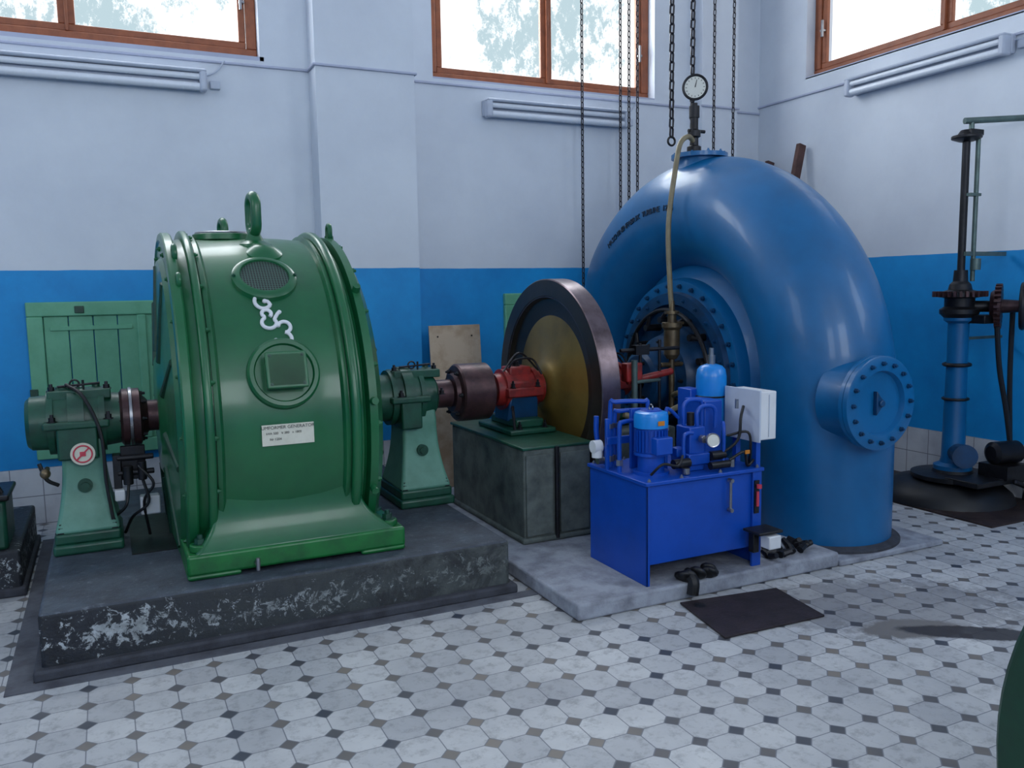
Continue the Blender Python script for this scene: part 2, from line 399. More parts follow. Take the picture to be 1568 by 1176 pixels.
# ------------------------------------------------------------------ plinths
r=obj('generator_plinth',(.75,5,0))
mk('concrete_body',box(-.34,1.84,3.9,6.2,0,.28),'plinth',r,bev=.018,seg=3)
mk('lower_curb',box(-.37,1.87,3.86,6.2,0,.05),'curb',r,bev=.012)
mk('floor_border',[box(-.47,1.95,3.79,3.86,0,.006),box(-.47,-.37,3.86,6.2,0,.006)],'border',r)
mk('shaft_pit_cover',box(.04,.26,4.6,5.4,.28,.285),'black',r)
r=obj('hydraulic_unit_slab',(2.8,4.1,0))
mk('slab',box(1.95,3.66,3.37,5.9,0,.085),'slabm',r,bev=.014,seg=3)
mk('turbine_foundation_step',box(3.66,4.52,3.36,5.9,0,.035),'slabm',r,bev=.01)
r=obj('left_machine_plinth',(-.8,5.3,0))
mk('block',box(-1.4,-.50,5.1,6.2,0,.25),'plinth',r,bev=.015)
mk('curb',box(-1.42,-.48,5.08,6.2,0,.05),'curb',r,bev=.01)
r=obj('oil_drain_box',(-.6,5.3,.25))
mk('tub',[box(-.9,-.55,5.13,5.5,.25,.52)],'dgreen',r,bev=.02)
mk('rim',[box(-.92,-.53,5.11,5.52,.52,.55)],'dsteel',r,bev=.01)
mk('handle',sweep([(-.86,5.2,.55),(-.78,5.2,.66),(-.64,5.2,.66),(-.57,5.2,.55)],.012,8),'dsteel',r)

# ------------------------------------------------------------------ generator
AY,AZ=5.0,.94
G=obj('electric_generator',(.75,5,.28))
ox=(0,AY,AZ)
X=(1,0,0)
mk('stator_drum',lathe(ox,X,[(.33,.6),(.33,.945),(.36,.955),(.40,.965),(.44,.955),(.6,.965),(.75,.97),(.9,.965),(1.04,.955),(1.08,.965),(1.12,.955),(1.12,.6)],128),'green',G,ang=50)
mk('rings',[lathe(ox,X,[(.375,.93),(.375,.995),(.382,1.003),(.405,1.003),(.412,.995),(.412,.93)],128),
            lathe(ox,X,[(.42,.93),(.42,.975),(.44,.98),(.455,.96)],128),
            lathe(ox,X,[(1.055,.93),(1.055,.995),(1.065,1.005),(1.09,1.005),(1.10,.995),(1.10,.93)],128),
            lathe(ox,X,[(1.01,.95),(1.025,.98),(1.045,.975),(1.05,.93)],128)],'green',G,ang=50)
mk('end_shield_left',[lathe(ox,X,[(.34,.88),(.335,.93),(.33,.985),(.322,.992),(.288,.992),(.28,.985),(.275,.955),(.285,.94),(.285,.86),(.262,.84),(.25,.6),(.24,.34),(.22,.3),(.22,.10)],96)],'green',G,ang=30)
mk('end_shield_right',[lathe(ox,X,[(1.1,.9),(1.14,.93),(1.15,.975),(1.19,.975),(1.2,.95),(1.24,.88),(1.28,.6),(1.31,.34),(1.36,.28),(1.42,.2),(1.42,.12)],96)],'green',G,ang=30)
ribs=[]
for k in range(10):
    a=2*PI*k/10+.2
    c,s=math.cos(a),math.sin(a)
    ribs.append(cyl((1.22,AY+c*.86,AZ+s*.86),(1.29,AY+c*.35,AZ+s*.35),.03,.035,10))
    ribs.append(cyl((.27,AY+c*.82,AZ+s*.82),(.245,AY+c*.35,AZ+s*.35),.02,.025,10))
mk('shield_ribs',ribs,'deepgreen',G)
mk('shield_bolts',bolts((.285,AY,AZ),(-1,0,0),.905,20,.014,.014)+bolts((.412,AY,AZ),(1,0,0),.985,24,.012,.014)+bolts((1.19,AY,AZ),(1,0,0),.95,20,.016,.02),'green',G)
mk('rim_lugs',[cyl((1.17,AY-math.cos(a)*.96,AZ+math.sin(a)*.96),(1.17,AY-math.cos(a)*1.01,AZ+math.sin(a)*1.01),.022,.018,16) for a in (.12,.75,-.35)]+[torus((.32,AY-math.cos(1.05)*.99,AZ+math.sin(1.05)*.99),(1,0,0),.04,.013,24,8),torus((.32,AY-math.cos(.82)*.99,AZ+math.sin(.82)*.99),(1,0,0),.03,.012,24,8)],'green',G)
def stand(sy):
    def Y(d): return AY+sy*d
    R=[]
    for k in range(15):
        s_=k/14; z=.39+.27*s_; e=(1-s_)**2.6
        R.append((z,.405-.115*e,1.10+.175*e,.905+.075*e))
    R+=[(.70,.41,1.09,.92),(.78,.42,1.08,.94),(.94,.42,1.08,.955)]
    return loft([(z,x0,x1,min(Y(d),AY),max(Y(d),AY)) for z,x0,x1,d in R])
mk('pedestal_casting',[stand(-1),stand(1)],'green',G,ang=60,bev=.03,seg=4)
mk('foot_base',[box(.26,1.31,4.02,4.45,.30,.40),box(.26,1.31,5.55,5.98,.30,.40),box(.26,.5,4.02,4.45,.28,.31),box(1.08,1.31,4.02,4.45,.28,.31),box(.3,1.27,4.4,5.6,.30,.38)],'green2',G,bev=.02,seg=3)
mk('foot_pads',[cyl((.33,4.1,.40),(.33,4.1,.435),.05),cyl((1.24,4.1,.40),(1.24,4.1,.43),.05)],'green2',G,bev=.006)
mk('foot_bolts',[bolt((.33,4.1,.43),(0,0,1),.026,.03),bolt((1.24,4.1,.43),(0,0,1),.026,.03),bolt((1.24,4.35,.42),(0,0,1),.03,.05),bolt((.33,4.35,.42),(0,0,1),.03,.05)],'dgreen',G)
mk('drain_cock',[cyl((.57,3.99,.33),(.57,4.03,.33),.012),cyl((.57,3.985,.30),(.57,3.985,.36),.01)],'steel',G)
def surf(x,z,off=0):
    dz=z-AZ; y=AY-math.sqrt(.965**2-dz*dz); n=Vector((0,y-AY,dz)).normalized()
    return Vector((x,y,z))+n*off,n
p,n=surf(.745,1.215)
mk('inspection_boss',lathe(p-n*.03,n,[(0,.175),(.05,.17),(.062,.16),(.062,.142),(.05,.135),(.05,.0)],64),'green',G,ang=30)
xv=Vector((1,0,0))
up=n.cross(xv); up=up if up.z>0 else -up
def obox(c,u,v,w,a,b,d0,d1):
    vs=[c+u*(i*a)+v*(j*b)+w*k for k in (d0,d1) for j in (-1,1) for i in (-1,1)]
    return [tuple(q) for q in vs],box(0,1,0,1,0,1)[1]
mk('cover_box',[obox(p,xv,up,n,.088,.08,0,.10),obox(p,xv,up,n,.096,.088,.085,.10)],'green',G,bev=.006,seg=3)
mk('cover_box_screws',[bolt(p+xv*a*.075+up*b*.068+n*.10,n,.006,.006) for a in (-1,1) for b in (-1,1)],'dgreen',G)
p,n=surf(.725,1.668)
up=n.cross(xv); up=up if up.z>0 else -up
mk('vent_ring',lathe(p-n*.02,n,[(0,.162),(.035,.157),(.05,.138),(.05,.120),(.03,.114),(.03,.104)],64,cap=False),'green',G,ang=40)
gr=mk('vent_grille',lathe((0,0,0),(0,0,1),[(0,.118),(.006,.118),(.008,0)],48),'grille',None)
gr.parent=G; gr.matrix_parent_inverse=Matrix.Translation(-Vector(G.location)); gr.matrix_basis=mat3(p+n*.014,xv,up,n)
mk('vent_screws',[bolt(p+xv*a*.148+n*.024,n,.008,.008) for a in (1,-1)],'dgreen',G)
def L(a,b):
    z=1.475+b*.93
    q,nn=surf(.722+a,z); return q+nn*.010
def arc(cx,cy,r,a0,a1,k=12,ry=None):
    ry=ry or r
    return [L(cx+r*math.cos(math.radians(a0+(a1-a0)*i/k)),cy+ry*math.sin(math.radians(a0+(a1-a0)*i/k))) for i in range(k+1)]
em=[]
em.append([L(.052,.118),L(.03,.122),L(.005,.118)]+arc(-.03,.083,.038,70,330,12,.036)+[L(-.008,.083),L(-.022,.084)])
em.append([L(.052,.118),L(.048,.10)])
em.append(arc(-.022,.020,.022,-50,230,12,.019)+arc(-.016,-.026,.034,125,395,14,.028)+[L(.030,.018),L(.040,.026)])
em.append(arc(.052,-.050,.030,155,-80,10,.027)+arc(.042,-.108,.038,75,-165,12,.034))
mk('monogram',[sweep(e,.0095,8,2) for e in em]+[sphere(tuple(L(-.02,.084)),.012,12),sphere(tuple(L(.024,-.04)),.012,12),sphere(tuple(L(.005,-.117)),.013,12),sphere(tuple(L(.040,.026)),.011,12)],'white',G)
p,n=surf(.745,.93,0.0); n=Vector((0,-1,0)); p.y=4.028
mk('name_plate',obox(p,xv,Vector((0,0,1)),n,.122,.05,0,.004),'label',G)
texts('name_plate_text',[('UMFORMER GENERATOR',.022,mat3(p+n*.005+Vector((0,0,.035)),xv,(0,0,1),n)),('kVA 500   V 380   n 1000',.016,mat3(p+n*.005+Vector((-.02,0,.008)),xv,(0,0,1),n)),('Nr 1204',.016,mat3(p+n*.005+Vector((-.06,0,-.02)),xv,(0,0,1),n))],'ink',G,.0005)
mk('top_hatch',[lathe((.62,5.0,AZ+.955),(0,0,1),[(0,.17),(.03,.165),(.04,.14),(.04,0)],48)],'green',G)
mk('top_hatch_rim',torus((.62,5.0,AZ+.99),(0,0,1),.145,.01,48,8),'steel',G)
def eye(x,y,z,R,r,st,base=.1):
    mk('lifting_eye',[torus((x,y,z+.05+R+st),(1,.12,0),R,r,32,12,stretch=st),lathe((x,y,z-.06),(0,0,1),[(0,base),(.05,base*.95),(.07,base*.5),(.11,base*.32),(.13,base*.28)],24)],'green',G)
eye(.745,4.74,1.87,.058,.028,.04,.1)
mk('eye_pad',lathe((.765,4.60,1.74),surf(.74,1.8)[1],[(0,.1),(.08,.09),(.11,.05),(.12,.0)],24),'green',G)
eye(.66,5.35,1.85,.05,.022,.015,.08)
mk('rim_lug_right',[torus((1.19,4.9,AZ+1.0),(1,0,0),.03,.014,24,8,stretch=.012),lathe((1.19,4.9,AZ+.93),(0,0,1),[(0,.03),(.05,.025)],12)],'green',G)
mk('shaft_left',lathe(ox,X,[(.04,.07),(.04,.085),(.26,.085),(.26,.0)],40),'rust',G)
mk('shaft_right',lathe(ox,X,[(1.4,.13),(1.46,.13),(1.46,.09),(1.95,.09)],40),'rust',G)
mk('coupling_left',lathe(ox,X,[(.02,.09),(.02,.12),(.045,.155),(.075,.155),(.075,.125),(.095,.125),(.095,.155),(.13,.155),(.15,.11),(.17,.09)],48),'rust',G)
mk('coupling_ring',lathe(ox,X,[(.078,.12),(.078,.162),(.092,.162),(.092,.12)],48),'steel',G)
mk('coupling_bolts',bolts((.13,AY,AZ),X,.125,8,.014,.025)+bolts((.045,AY,AZ),(-1,0,0),.125,8,.014,.025),'dsteel',G)
mk('brush_gear',[box(.02,.14,4.86,4.9,.62,.80),cyl((.0,4.85,.74),(.18,4.85,.74),.015),cyl((.0,4.85,.66),(.18,4.85,.66),.015),cyl((.05,4.83,.60),(.05,4.83,.70),.025),cyl((.12,4.83,.62),(.12,4.83,.72),.022),box(-.02,.02,4.84,4.92,.58,.76)],'dsteel',G,bev=.004)
mk('brush_cables',[sweep([(.05,4.82,.6),(.03,4.78,.5),(-.03,4.85,.42),(-.05,4.9,.3)],.008,8),sweep([(.12,4.82,.62),(.14,4.8,.5),(.06,4.85,.42),(.02,5,.3)],.008,8),sweep([(.1,4.82,.7),(.17,4.8,.6),(.12,4.83,.5),(.14,4.9,.3)],.008,8)],'black',G)
mk('cable_boxes',[box(.10,.2,4.85,4.93,.42,.52),box(-.02,.03,4.8,4.86,.52,.58)],'white',G,bev=.008)

# ------------------------------------------------------------------ pedestal bearings
def bearing(x0,x1,px0,px1,yb,mc,mb,sticker):
    r=obj('pedestal_bearing',((px0+px1)/2,AY,.28))
    cxp=(px0+px1)/2
    mk('sole_plate',[box(px0-.01,px1+.01,yb,AY*2-yb,.28,.335),box(px0,px1,yb+.02,AY*2-yb-.02,.33,.39)],mb,r,bev=.015,seg=3)
    rc=[]
    for k in range(10):
        s_=k/9; e=(1-s_)**2.2
        rc.append((.385+.42*s_,px0+.055*(1-e),px1-.055*(1-e),yb+.02+.09*(1-e),AY*2-yb-.02-.09*(1-e)))
    rc.append((.9,px0+.055,px1-.055,yb+.14,AY*2-yb-.14))
    mk('column',loft(rc),mc,r,bev=.02,seg=3,ang=60)
    mk('column_boss',[cyl((cxp,yb+.12,.62),(cxp,yb+.075,.62),.035),cyl((cxp,yb+.08,.62),(cxp,yb+.062,.62),.02)],mb,r)
    w=x1-x0
    mk('housing',lathe((0,AY,AZ),X,[(x0,.05),(x0,.12),(x0+.02,.14),(x0+.1,.145),(x0+.1,.17),(x0+.13,.17),(x0+.13,.16),(x0+w*.42,.165),(x0+w*.42,.19),(x0+w*.58,.19),(x0+w*.58,.165),(x1-.13,.16),(x1-.13,.17),(x1-.1,.17),(x1-.1,.145),(x1-.02,.135),(x1,.11),(x1,.05)],56),mb,r,ang=30)
    mk('split_flange',[box(x0+.08,x1-.08,AY-.2,AY+.2,AZ-.02,AZ+.02),box(x0+.14,x1-.14,AY-.19,AY+.19,AZ-.18,AZ)],mb,r,bev=.01)
    mk('caps',[lathe((cxp-.08,AY-.02,AZ+.14),(0,0,1),[(0,.05),(.03,.05),(.035,.035),(.05,.03)],24),lathe((cxp+.08,AY-.02,AZ+.14),(0,0,1),[(0,.045),(.03,.045),(.035,.02),(.055,.018)],24),
        box(cxp-.15,cxp+.15,AY-.1,AY+.08,AZ+.12,AZ+.17)],mb,r,bev=.006)
    mk('lid_bolts',[bolt((cxp+a,AY+b,AZ+.02 if abs(b)>.1 else AZ+.165),(0,0,1),.016,.025) for a in (-.13,.13) for b in (-.17,-.04,.17)]+[bolt((px0+.03+a*(px1-px0-.06),yb+.05,.39),(0,0,1),.018,.03) for a in (0,1)],'dsteel',r)
    mk('oil_ring_knob',[torus((cxp-.02,AY-.05,AZ+.20),(0,1,0),.022,.005,20,6),cyl((cxp+.02,AY-.05,AZ+.16),(cxp+.02,AY-.05,AZ+.22),.006),cyl((cxp-.1,AY-.05,AZ+.19),(cxp+.1,AY-.05,AZ+.2),.006)],'dsteel',r)
    if sticker:
        q=Vector((cxp-.0,yb+.065,AZ-.15))
        mk('sticker',[lathe(q,(0,-1,0),[(0,.058),(.004,.058),(.004,.0)],40)],'label',r)
        mk('sticker_symbol',[torus(q+Vector((0,-.005,0)),(0,1,0),.043,.004,40,6),obox(q+Vector((0,-.006,0)),Vector((.7,0,.7)),Vector((-.7,0,.7)),Vector((0,-1,0)),.04,.004,0,.002),box(q.x-.014,q.x+.014,q.y-.007,q.y-.004,q.z-.012,q.z+.012)],'inkred',r)
        mk('sticker_bracket',box(q.x-.045,q.x+.045,q.y,q.y+.09,q.z-.045,q.z+.045),mb,r,bev=.008)
        mk('thermometer_cable',[sweep([(cxp-.06,AY-.05,AZ+.2),(cxp+.02,AY-.15,AZ+.14),(cxp+.09,AY-.22,AZ-.05),(cxp+.10,AY-.23,AZ-.3),(cxp+.12,AY-.24,AZ-.5)],.009,8),sweep([(cxp-.2,4.8,AZ-.18),(cxp-.17,4.78,AZ-.26),(cxp-.12,4.8,AZ-.3)],.01,8)],'black',r)
        mk('oil_cock',[cyl((cxp-.17,4.85,AZ-.22),(cxp-.17,4.72,AZ-.22),.014),sphere((cxp-.17,4.72,AZ-.22),.025)],'brass',r)
    return r
bearing(-.41,.06,-.31,-.0,4.74,'pedgreen','dgreen',True)
bearing(1.43,1.84,1.54,1.87,4.76,'pedgreen','dgreen',False)

# ------------------------------------------------------------------ drive line
P=obj('flywheel',(2.72,AY,AZ))
mk('rim',lathe(ox,X,[(2.655,.60),(2.655,.715),(2.66,.722),(2.785,.722),(2.79,.715),(2.79,.60)],128,True),'rim',P,ang=30)
mk('rim_face',lathe(ox,X,[(2.652,.715),(2.650,.61),(2.66,.60),(2.69,.585)],128,cap=False),'fly',P,ang=30)
mk('web',lathe(ox,X,[(2.685,.60),(2.690,.56),(2.70,.50),(2.705,.46)],96,cap=False),'fly',P)
mk('web_inner',lathe(ox,X,[(2.703,.48),(2.698,.42),(2.688,.34),(2.672,.25),(2.655,.2),(2.638,.17),(2.615,.14),(2.615,.08)],96,cap=False),'olive',P,ang=50)
mk('web_back',lathe(ox,X,[(2.77,.61),(2.74,.56),(2.75,.3),(2.80,.16),(2.84,.14),(2.84,.08)],96,cap=False),'fly',P)
mk('shaft',lathe(ox,X,[(2.605,.082),(2.945,.082)],32),'rust',P)
P=obj('belt_pulley_coupling',(2.1,AY,AZ))
mk('drum',lathe(ox,X,[(1.96,.085),(1.96,.12),(1.985,.13),(1.99,.175),(2.0,.185),(2.2,.185),(2.205,.18),(2.205,.16),(2.10,.15),(2.10,.09)],64),'rust',P,ang=30)
mk('hub',lathe(ox,X,[(2.05,.08),(2.05,.11),(2.23,.11),(2.23,.08)],40),'dsteel',P,ang=30)
mk('bolts',bolts((1.985,AY,AZ),(-1,0,0),.15,6,.014,.02),'dsteel',P)
def redbearing(x0,x1,zb,s0,s1):
    r=obj('red_bearing_block',((x0+x1)/2,AY,zb)); c=(x0+x1)/2
    mk('shaft_stub',lathe(ox,X,[(s0,.075),(s1,.075)],32),'rust',r)
    mk('housing',lathe(ox,X,[(x0,.08),(x0,.105),(x0+.05,.11),(x0+.05,.135),(x0+.08,.135),(x0+.08,.12),(x1-.08,.12),(x1-.08,.135),(x1-.05,.135),(x1-.05,.11),(x1,.105),(x1,.08)],48),'red',r,ang=30)
    mk('oil_chamber',loft([(zb+.07,c-.12,c+.11,AY-.10,AY+.10),(AZ-.04,c-.10,c+.10,AY-.125,AY+.125)]),'dblue',r,bev=.01)
    mk('split_flange',[box(c-.13,c+.13,AY-.16,AY+.16,AZ-.04,AZ+.02)],'red',r,bev=.008)
    mk('cap',[box(c-.11,c+.11,AY-.13,AY+.13,AZ+.01,AZ+.06),box(c-.08,c+.08,AY-.07,AY+.07,AZ+.05,AZ+.15)],'red',r,bev=.012)
    mk('base',[box(c-.17,c+.16,AY-.26,AY+.26,zb,zb+.035),box(c-.1,c+.1,AY-.2,AY+.2,zb+.035,zb+.09)],'dgreen',r,bev=.01)
    mk('bolts',[bolt((c+a,AY+b,z),(0,0,1),.014,.03) for a in (-.09,.09) for b,z in ((-.14,AZ+.02),(.14,AZ+.02),(-.23,zb+.035))]+[bolt((c,AY,AZ+.15),(0,0,1),.02,.03)],'dsteel',r)
    mk('oil_pipes',[sweep([(c-.1,AY-.1,AZ+.15),(c-.06,AY-.12,AZ+.2),(c+.06,AY-.12,AZ+.2),(c+.12,AY-.14,AZ+.1)],.007,8),sweep([(c-.1,AY-.15,AZ-.1),(c-.13,AY-.22,AZ-.14),(c-.13,AY-.24,zb+.03)],.01,8),sweep([(c-.12,AY-.05,AZ+.12),(c,AY-.05,AZ+.24),(c+.14,AY-.05,AZ+.12)],.007,8)],'dsteel',r)
redbearing(2.26,2.60,.669,2.235,2.604); redbearing(2.95,3.28,.666,2.946,3.36)
r=obj('bearing_foundation_block',(2.38,4.9,0))
mk('body',[box(2.16,2.62,4.36,5.5,.085,.655),box(2.14,2.64,4.34,5.52,.085,.12)],'block',r,bev=.014,seg=3)
mk('top_plate',box(2.15,2.63,4.35,5.51,.65,.668),'dgreen',r,bev=.005)
mk('corner_panels',[box(2.17,2.35,4.345,4.362,.13,.62),box(2.40,2.60,4.345,4.362,.13,.62)],'block',r,bev=.005)
mk('groove_pipe',cyl((2.375,4.345,.1),(2.375,4.345,.66),.014),'dsteel',r)
r=obj('turbine_bearing_foundation',(3.12,4.95,0))
mk('body',box(2.86,3.4,4.55,5.45,.085,.665),'block',r,bev=.014,seg=3)
mk('sole',box(2.84,3.42,4.53,5.47,.085,.13),'dgreen',r,bev=.01)

# ------------------------------------------------------------------ spiral turbine casing
T=obj('spiral_turbine_casing',(4.0,AY,0))
TX=4.0; r0=.395; Rin=.785
def rr(a):
    if a<140: return r0
    return r0-(r0-.12)*((a-140)/200)**1.15
pts=[];rad=[]
for i in range(9):
    pts.append((TX,AY-(Rin+r0),-.05+i*(AZ+.05)/9)); rad.append(r0)
for a in range(0,336,3):
    r_=rr(a); R_=Rin+r_; q=math.radians(a)
    pts.append((TX,AY-R_*math.cos(q),AZ+R_*math.sin(q))); rad.append(r_)
mk('scroll_tube',sweep(pts,rad,72,0),'tblue',T,ang=60)
mk('base_collar',lathe((TX,AY-Rin-r0,.03),(0,0,1),[(0,r0+.05),(.02,r0+.05),(.035,r0+.01),(.035,r0-.03)],72),'curb',T)
mk('side_cover_flange',lathe(ox,X,[(TX-.24,.30),(TX-.24,.52),(TX-.28,.54),(TX-.285,.70),(TX-.26,.71),(TX-.20,.72),(TX-.16,.78),(TX-.10,.84),(TX,.86),(TX+.3,.82),(TX+.3,.3)],120),'tblue',T,ang=30)
mk('side_cover_ring',lathe(ox,X,[(TX-.26,.515),(TX-.315,.53),(TX-.32,.61),(TX-.28,.62)],120,cap=False),'dblue',T,ang=30)
mk('cover_bolts',bolts((TX-.285,AY,AZ),(-1,0,0),.66,30,.018,.022)+bolts((TX-.318,AY,AZ),(-1,0,0),.57,24,.014,.016),'dblue',T)
mk('inner_dish',lathe(ox,X,[(TX-.26,.52),(TX-.245,.48),(TX-.25,.36),(TX-.34,.32),(TX-.40,.30),(TX-.43,.22),(TX-.58,.20),(TX-.60,.17),(TX-.60,.08)],80,cap=False),'dblue',T,ang=30)  # same blue as the casing, darkened to paint in the shade inside the cover
mk('gland_bolts',bolts((TX-.40,AY,AZ),(-1,0,0),.26,12,.016,.03)+bolts((TX-.60,AY,AZ),(-1,0,0),.14,6,.014,.01),'dsteel',T)
lv=[]
for k in range(14):
    a=2*PI*k/14+.1; c,s=math.cos(a),math.sin(a)
    lv.append(cyl((TX-.24,AY+c*.42,AZ+s*.42),(TX-.38,AY+c*.42,AZ+s*.42),.028,.024,14))
    a2=a+.16; c2,s2=math.cos(a2),math.sin(a2)
    lv.append(cyl((TX-.36,AY+c*.42,AZ+s*.42),(TX-.36,AY+c2*.49,AZ+s2*.49),.018,.012,8))
mk('guide_vane_levers',lv,'dsteel',T)
mk('regulating_ring',torus((TX-.36,AY,AZ),X,.49,.016,80,8),'dsteel',T)
HZ,HX,HY=.925,3.895,AY-Rin-r0-r0
mk('handhole_neck',lathe((HX,HY+.14,HZ),(0,-1,0),[(0,.25),(.08,.235),(.19,.225)],64),'tblue',T,ang=40)
mk('handhole_flange',lathe((HX,HY-.045,HZ),(0,-1,0),[(0,.2),(0,.268),(.025,.268),(.027,.264),(.027,.2)],72),'tblue',T,ang=30)
mk('handhole_cover',lathe((HX,HY-.075,HZ),(0,-1,0),[(0,.268),(.03,.268),(.034,.26),(.034,.185),(.005,.175),(.0,.0)],72,cap=False),'tblue',T,ang=30)
mk('handhole_bolts',bolts((HX,HY-.108,HZ),(0,-1,0),.225,16,.014,.02),'dblue',T)
mk('handhole_grip',[prism([(HX-.03,HY-.075,HZ+.07),(HX+.035,HY-.075,HZ),(HX-.03,HY-.075,HZ-.07)],(0,-.03,0)),cyl((HX,HY-.08,HZ),(HX,HY-.12,HZ),.02)],'dblue',T,bev=.005)
TZ=AZ+Rin+2*r0
mk('top_nozzle',lathe((3.93,AY,TZ-.09),(0,0,1),[(0,.17),(.06,.15),(.085,.15),(.085,.2),(.115,.2),(.115,.0)],56),'tblue',T,ang=30)
mk('top_nozzle_bolts',bolts((3.93,AY,TZ+.02),(0,0,1),.175,10,.013,.018),'tblue',T)
gx=3.82
mk('cock_body',[cyl((gx,AY-.08,TZ+.02),(gx,AY-.08,TZ+.36),.022),lathe((gx,AY-.08,TZ+.02),(0,0,1),[(0,.05),(.04,.05),(.05,.03),(.1,.03),(.11,.045),(.15,.045),(.16,.028),(.24,.028),(.24,.036),(.32,.036),(.32,.02)],20),cyl((gx-.05,AY-.08,TZ+.17),(gx+.09,AY-.08,TZ+.17),.012)],'dsteel',T)
gd=Vector((-.62,-.78,-.05)).normalized(); gc=Vector((gx-.01,AY-.1,TZ+.46))
mk('gauge_case',lathe(gc+gd*-.03,gd,[(0,.0),(0,.075),(.045,.08),(.055,.09),(.06,.085),(.055,.072)],40),'dsteel',T,ang=30)
mk('gauge_dial',lathe(gc+gd*.026,gd,[(0,.072),(.001,.0)],40),'dial',T)
gu,gv,_=frame(gd)
mk('gauge_marks',[cyl(gc+gd*.029,gc+gd*.029+gv*.05+gu*.012,.0035,.002,8)]+[cyl(gc+gd*.028+(gu*math.cos(a)+gv*math.sin(a))*.056,gc+gd*.028+(gu*math.cos(a)+gv*math.sin(a))*.066,.002,.002,6) for a in [i*PI/8 for i in range(16)]],'ink',T)
items=[];s_='MASCHINENFABRIK TURBINE 1286'
for i,ch in enumerate(s_):
    if ch==' ': continue
    th=math.radians(125-i*1.5)
    ph=math.radians(4)
    r_=rr(math.degrees(th)); R_=Rin+r_
    rd=Vector((0,-math.cos(th),math.sin(th)))
    nn=(Vector((-1,0,0))*math.cos(ph)+rd*math.sin(ph)).normalized()
    o=Vector((TX,AY,AZ))+rd*R_+nn*(r_+.002)
    xd=Vector((0,-math.sin(th),-math.cos(th)))
    yd=nn.cross(xd)
    if yd.dot(rd)<0: xd=-xd; yd=-yd
    items.append((ch,.058,mat3(o,xd,yd,nn)))
texts('cast_lettering',items,'castink',T,.005,.0)
mk('drain_hose',sweep([(gx,AY-.08,TZ+.09),(3.74,AY-.12,TZ+.12),(3.64,AY-.16,TZ+.06),(3.57,AY-.2,TZ-.12),(3.50,AY-.22,TZ-.5),(3.50,AY-.24,TZ-.9),(3.51,AY-.25,TZ-1.08)],.018,12),'hose',T)
mk('lubricator_cylinder',lathe((3.51,AY-.25,1.10),(0,0,1),[(0,.02),(0,.035),(.03,.055),(.20,.055),(.22,.07),(.25,.07),(.25,.03),(.31,.03),(.31,.05),(.33,.05),(.33,.02),(.40,.018)],28),'brass',T,ang=30)
mk('lubricator_arm',[box(3.44,3.60,AY-.27,AY-.23,1.335,1.355),cyl((3.51,AY-.25,.75),(3.51,AY-.25,1.1),.02),cyl((3.42,AY-.25,1.06),(3.62,AY-.25,1.06),.016)],'brass',T,bev=.004)
mk('lower_hose',sweep([(3.51,AY-.27,.85),(3.46,AY-.4,.88),(3.44,AY-.5,.86)],.018,12),'hose',T)
r=obj('governor_linkage_rods',(3.0,4.42,.085))
mk('vertical_pipe',[cyl((2.98,4.42,.085),(2.98,4.42,1.14),.02),cyl((2.98,4.42,1.0),(3.2,4.46,1.0),.012),lathe((2.98,4.42,.085),(0,0,1),[(0,.05),(.02,.05),(.02,.02)],20)],'rod',r)
mk('cross_rods',[cyl((2.9,4.46,1.2),(3.35,4.46,1.2),.012),cyl((3.05,4.46,.8),(3.05,4.46,1.24),.01),cyl((3.2,4.46,.8),(3.2,4.46,1.26),.01),box(3.0,3.1,4.43,4.49,1.17,1.23)],'dsteel',r)
mk('red_lever',[box(2.93,3.05,4.43,4.5,1.0,1.12),cyl((2.95,4.46,1.0),(3.3,4.46,1.05),.022)],'red',r,bev=.008)
mk('oil_return_hose',sweep([(3.42,4.44,.84),(3.30,4.40,.82),(3.15,4.38,.78),(3.0,4.40,.77),(2.9,4.42,.80)],.018,12),'hose',r)

# ------------------------------------------------------------------ hydraulic power unit
HU=obj('hydraulic_power_unit',(2.75,3.65,.085))
x0,x1,y0,y1=2.38,3.12,3.42,3.97
mk('tank',box(x0+.006,x1-.006,y0+.012,y1,.19,.60),'hblue',HU,bev=.004)
mk('side_plates',[box(x0,x0+.008,y0,y1,.085,.61),box(x1-.06,x1,y0-.005,y0+.01,.085,.61),box(x1-.008,x1,y0,y1,.085,.61),box(x0,x0+.02,y0,y0+.008,.085,.61)],'hblue',HU,bev=.002)
mk('lid',box(x0-.012,x1+.012,y0-.012,y1+.012,.605,.625),'hblue',HU,bev=.004)
mk('lid_bolts',[bolt((x,y,.625),(0,0,1),.008,.01) for x in (x0+.02,2.6,2.85,x1-.02) for y in (y0+.01,y1-.01)],'steel',HU)
mx,my=2.53,3.60
fins=[]
for k in range(26):
    a=2*PI*k/26; c,s=math.cos(a),math.sin(a)
    fins.append(obox(Vector((mx+c*.078,my+s*.078,.80)),Vector((c,s,0)),Vector((-s,c,0)),Vector((0,0,1)),.010,.0025,-.055,.06))
mk('motor_body',lathe((mx,my,.625),(0,0,1),[(0,.095),(.015,.095),(.015,.07),(.10,.07),(.10,.09),(.115,.09),(.115,.075),(.24,.075),(.245,.088),(.30,.088),(.325,.075),(.335,.05),(.335,0)],48),'hblue',HU,ang=30)
mk('motor_fins',fins,'hblue',HU,flat=True)
mk('motor_fan_cowl',lathe((mx,my,.87),(0,0,1),[(0,.089),(.06,.09),(.078,.084),(.086,.06),(.088,.0)],40),'lblue',HU,ang=30)
mk('motor_fan_grille',[torus((mx,my,.960),(0,0,1),a,.003,32,6) for a in (.02,.035,.05)],'hblue',HU)
mk('motor_terminal_box',[box(mx-.05,mx+.05,my-.125,my-.07,.74,.83)],'hblue',HU,bev=.006)
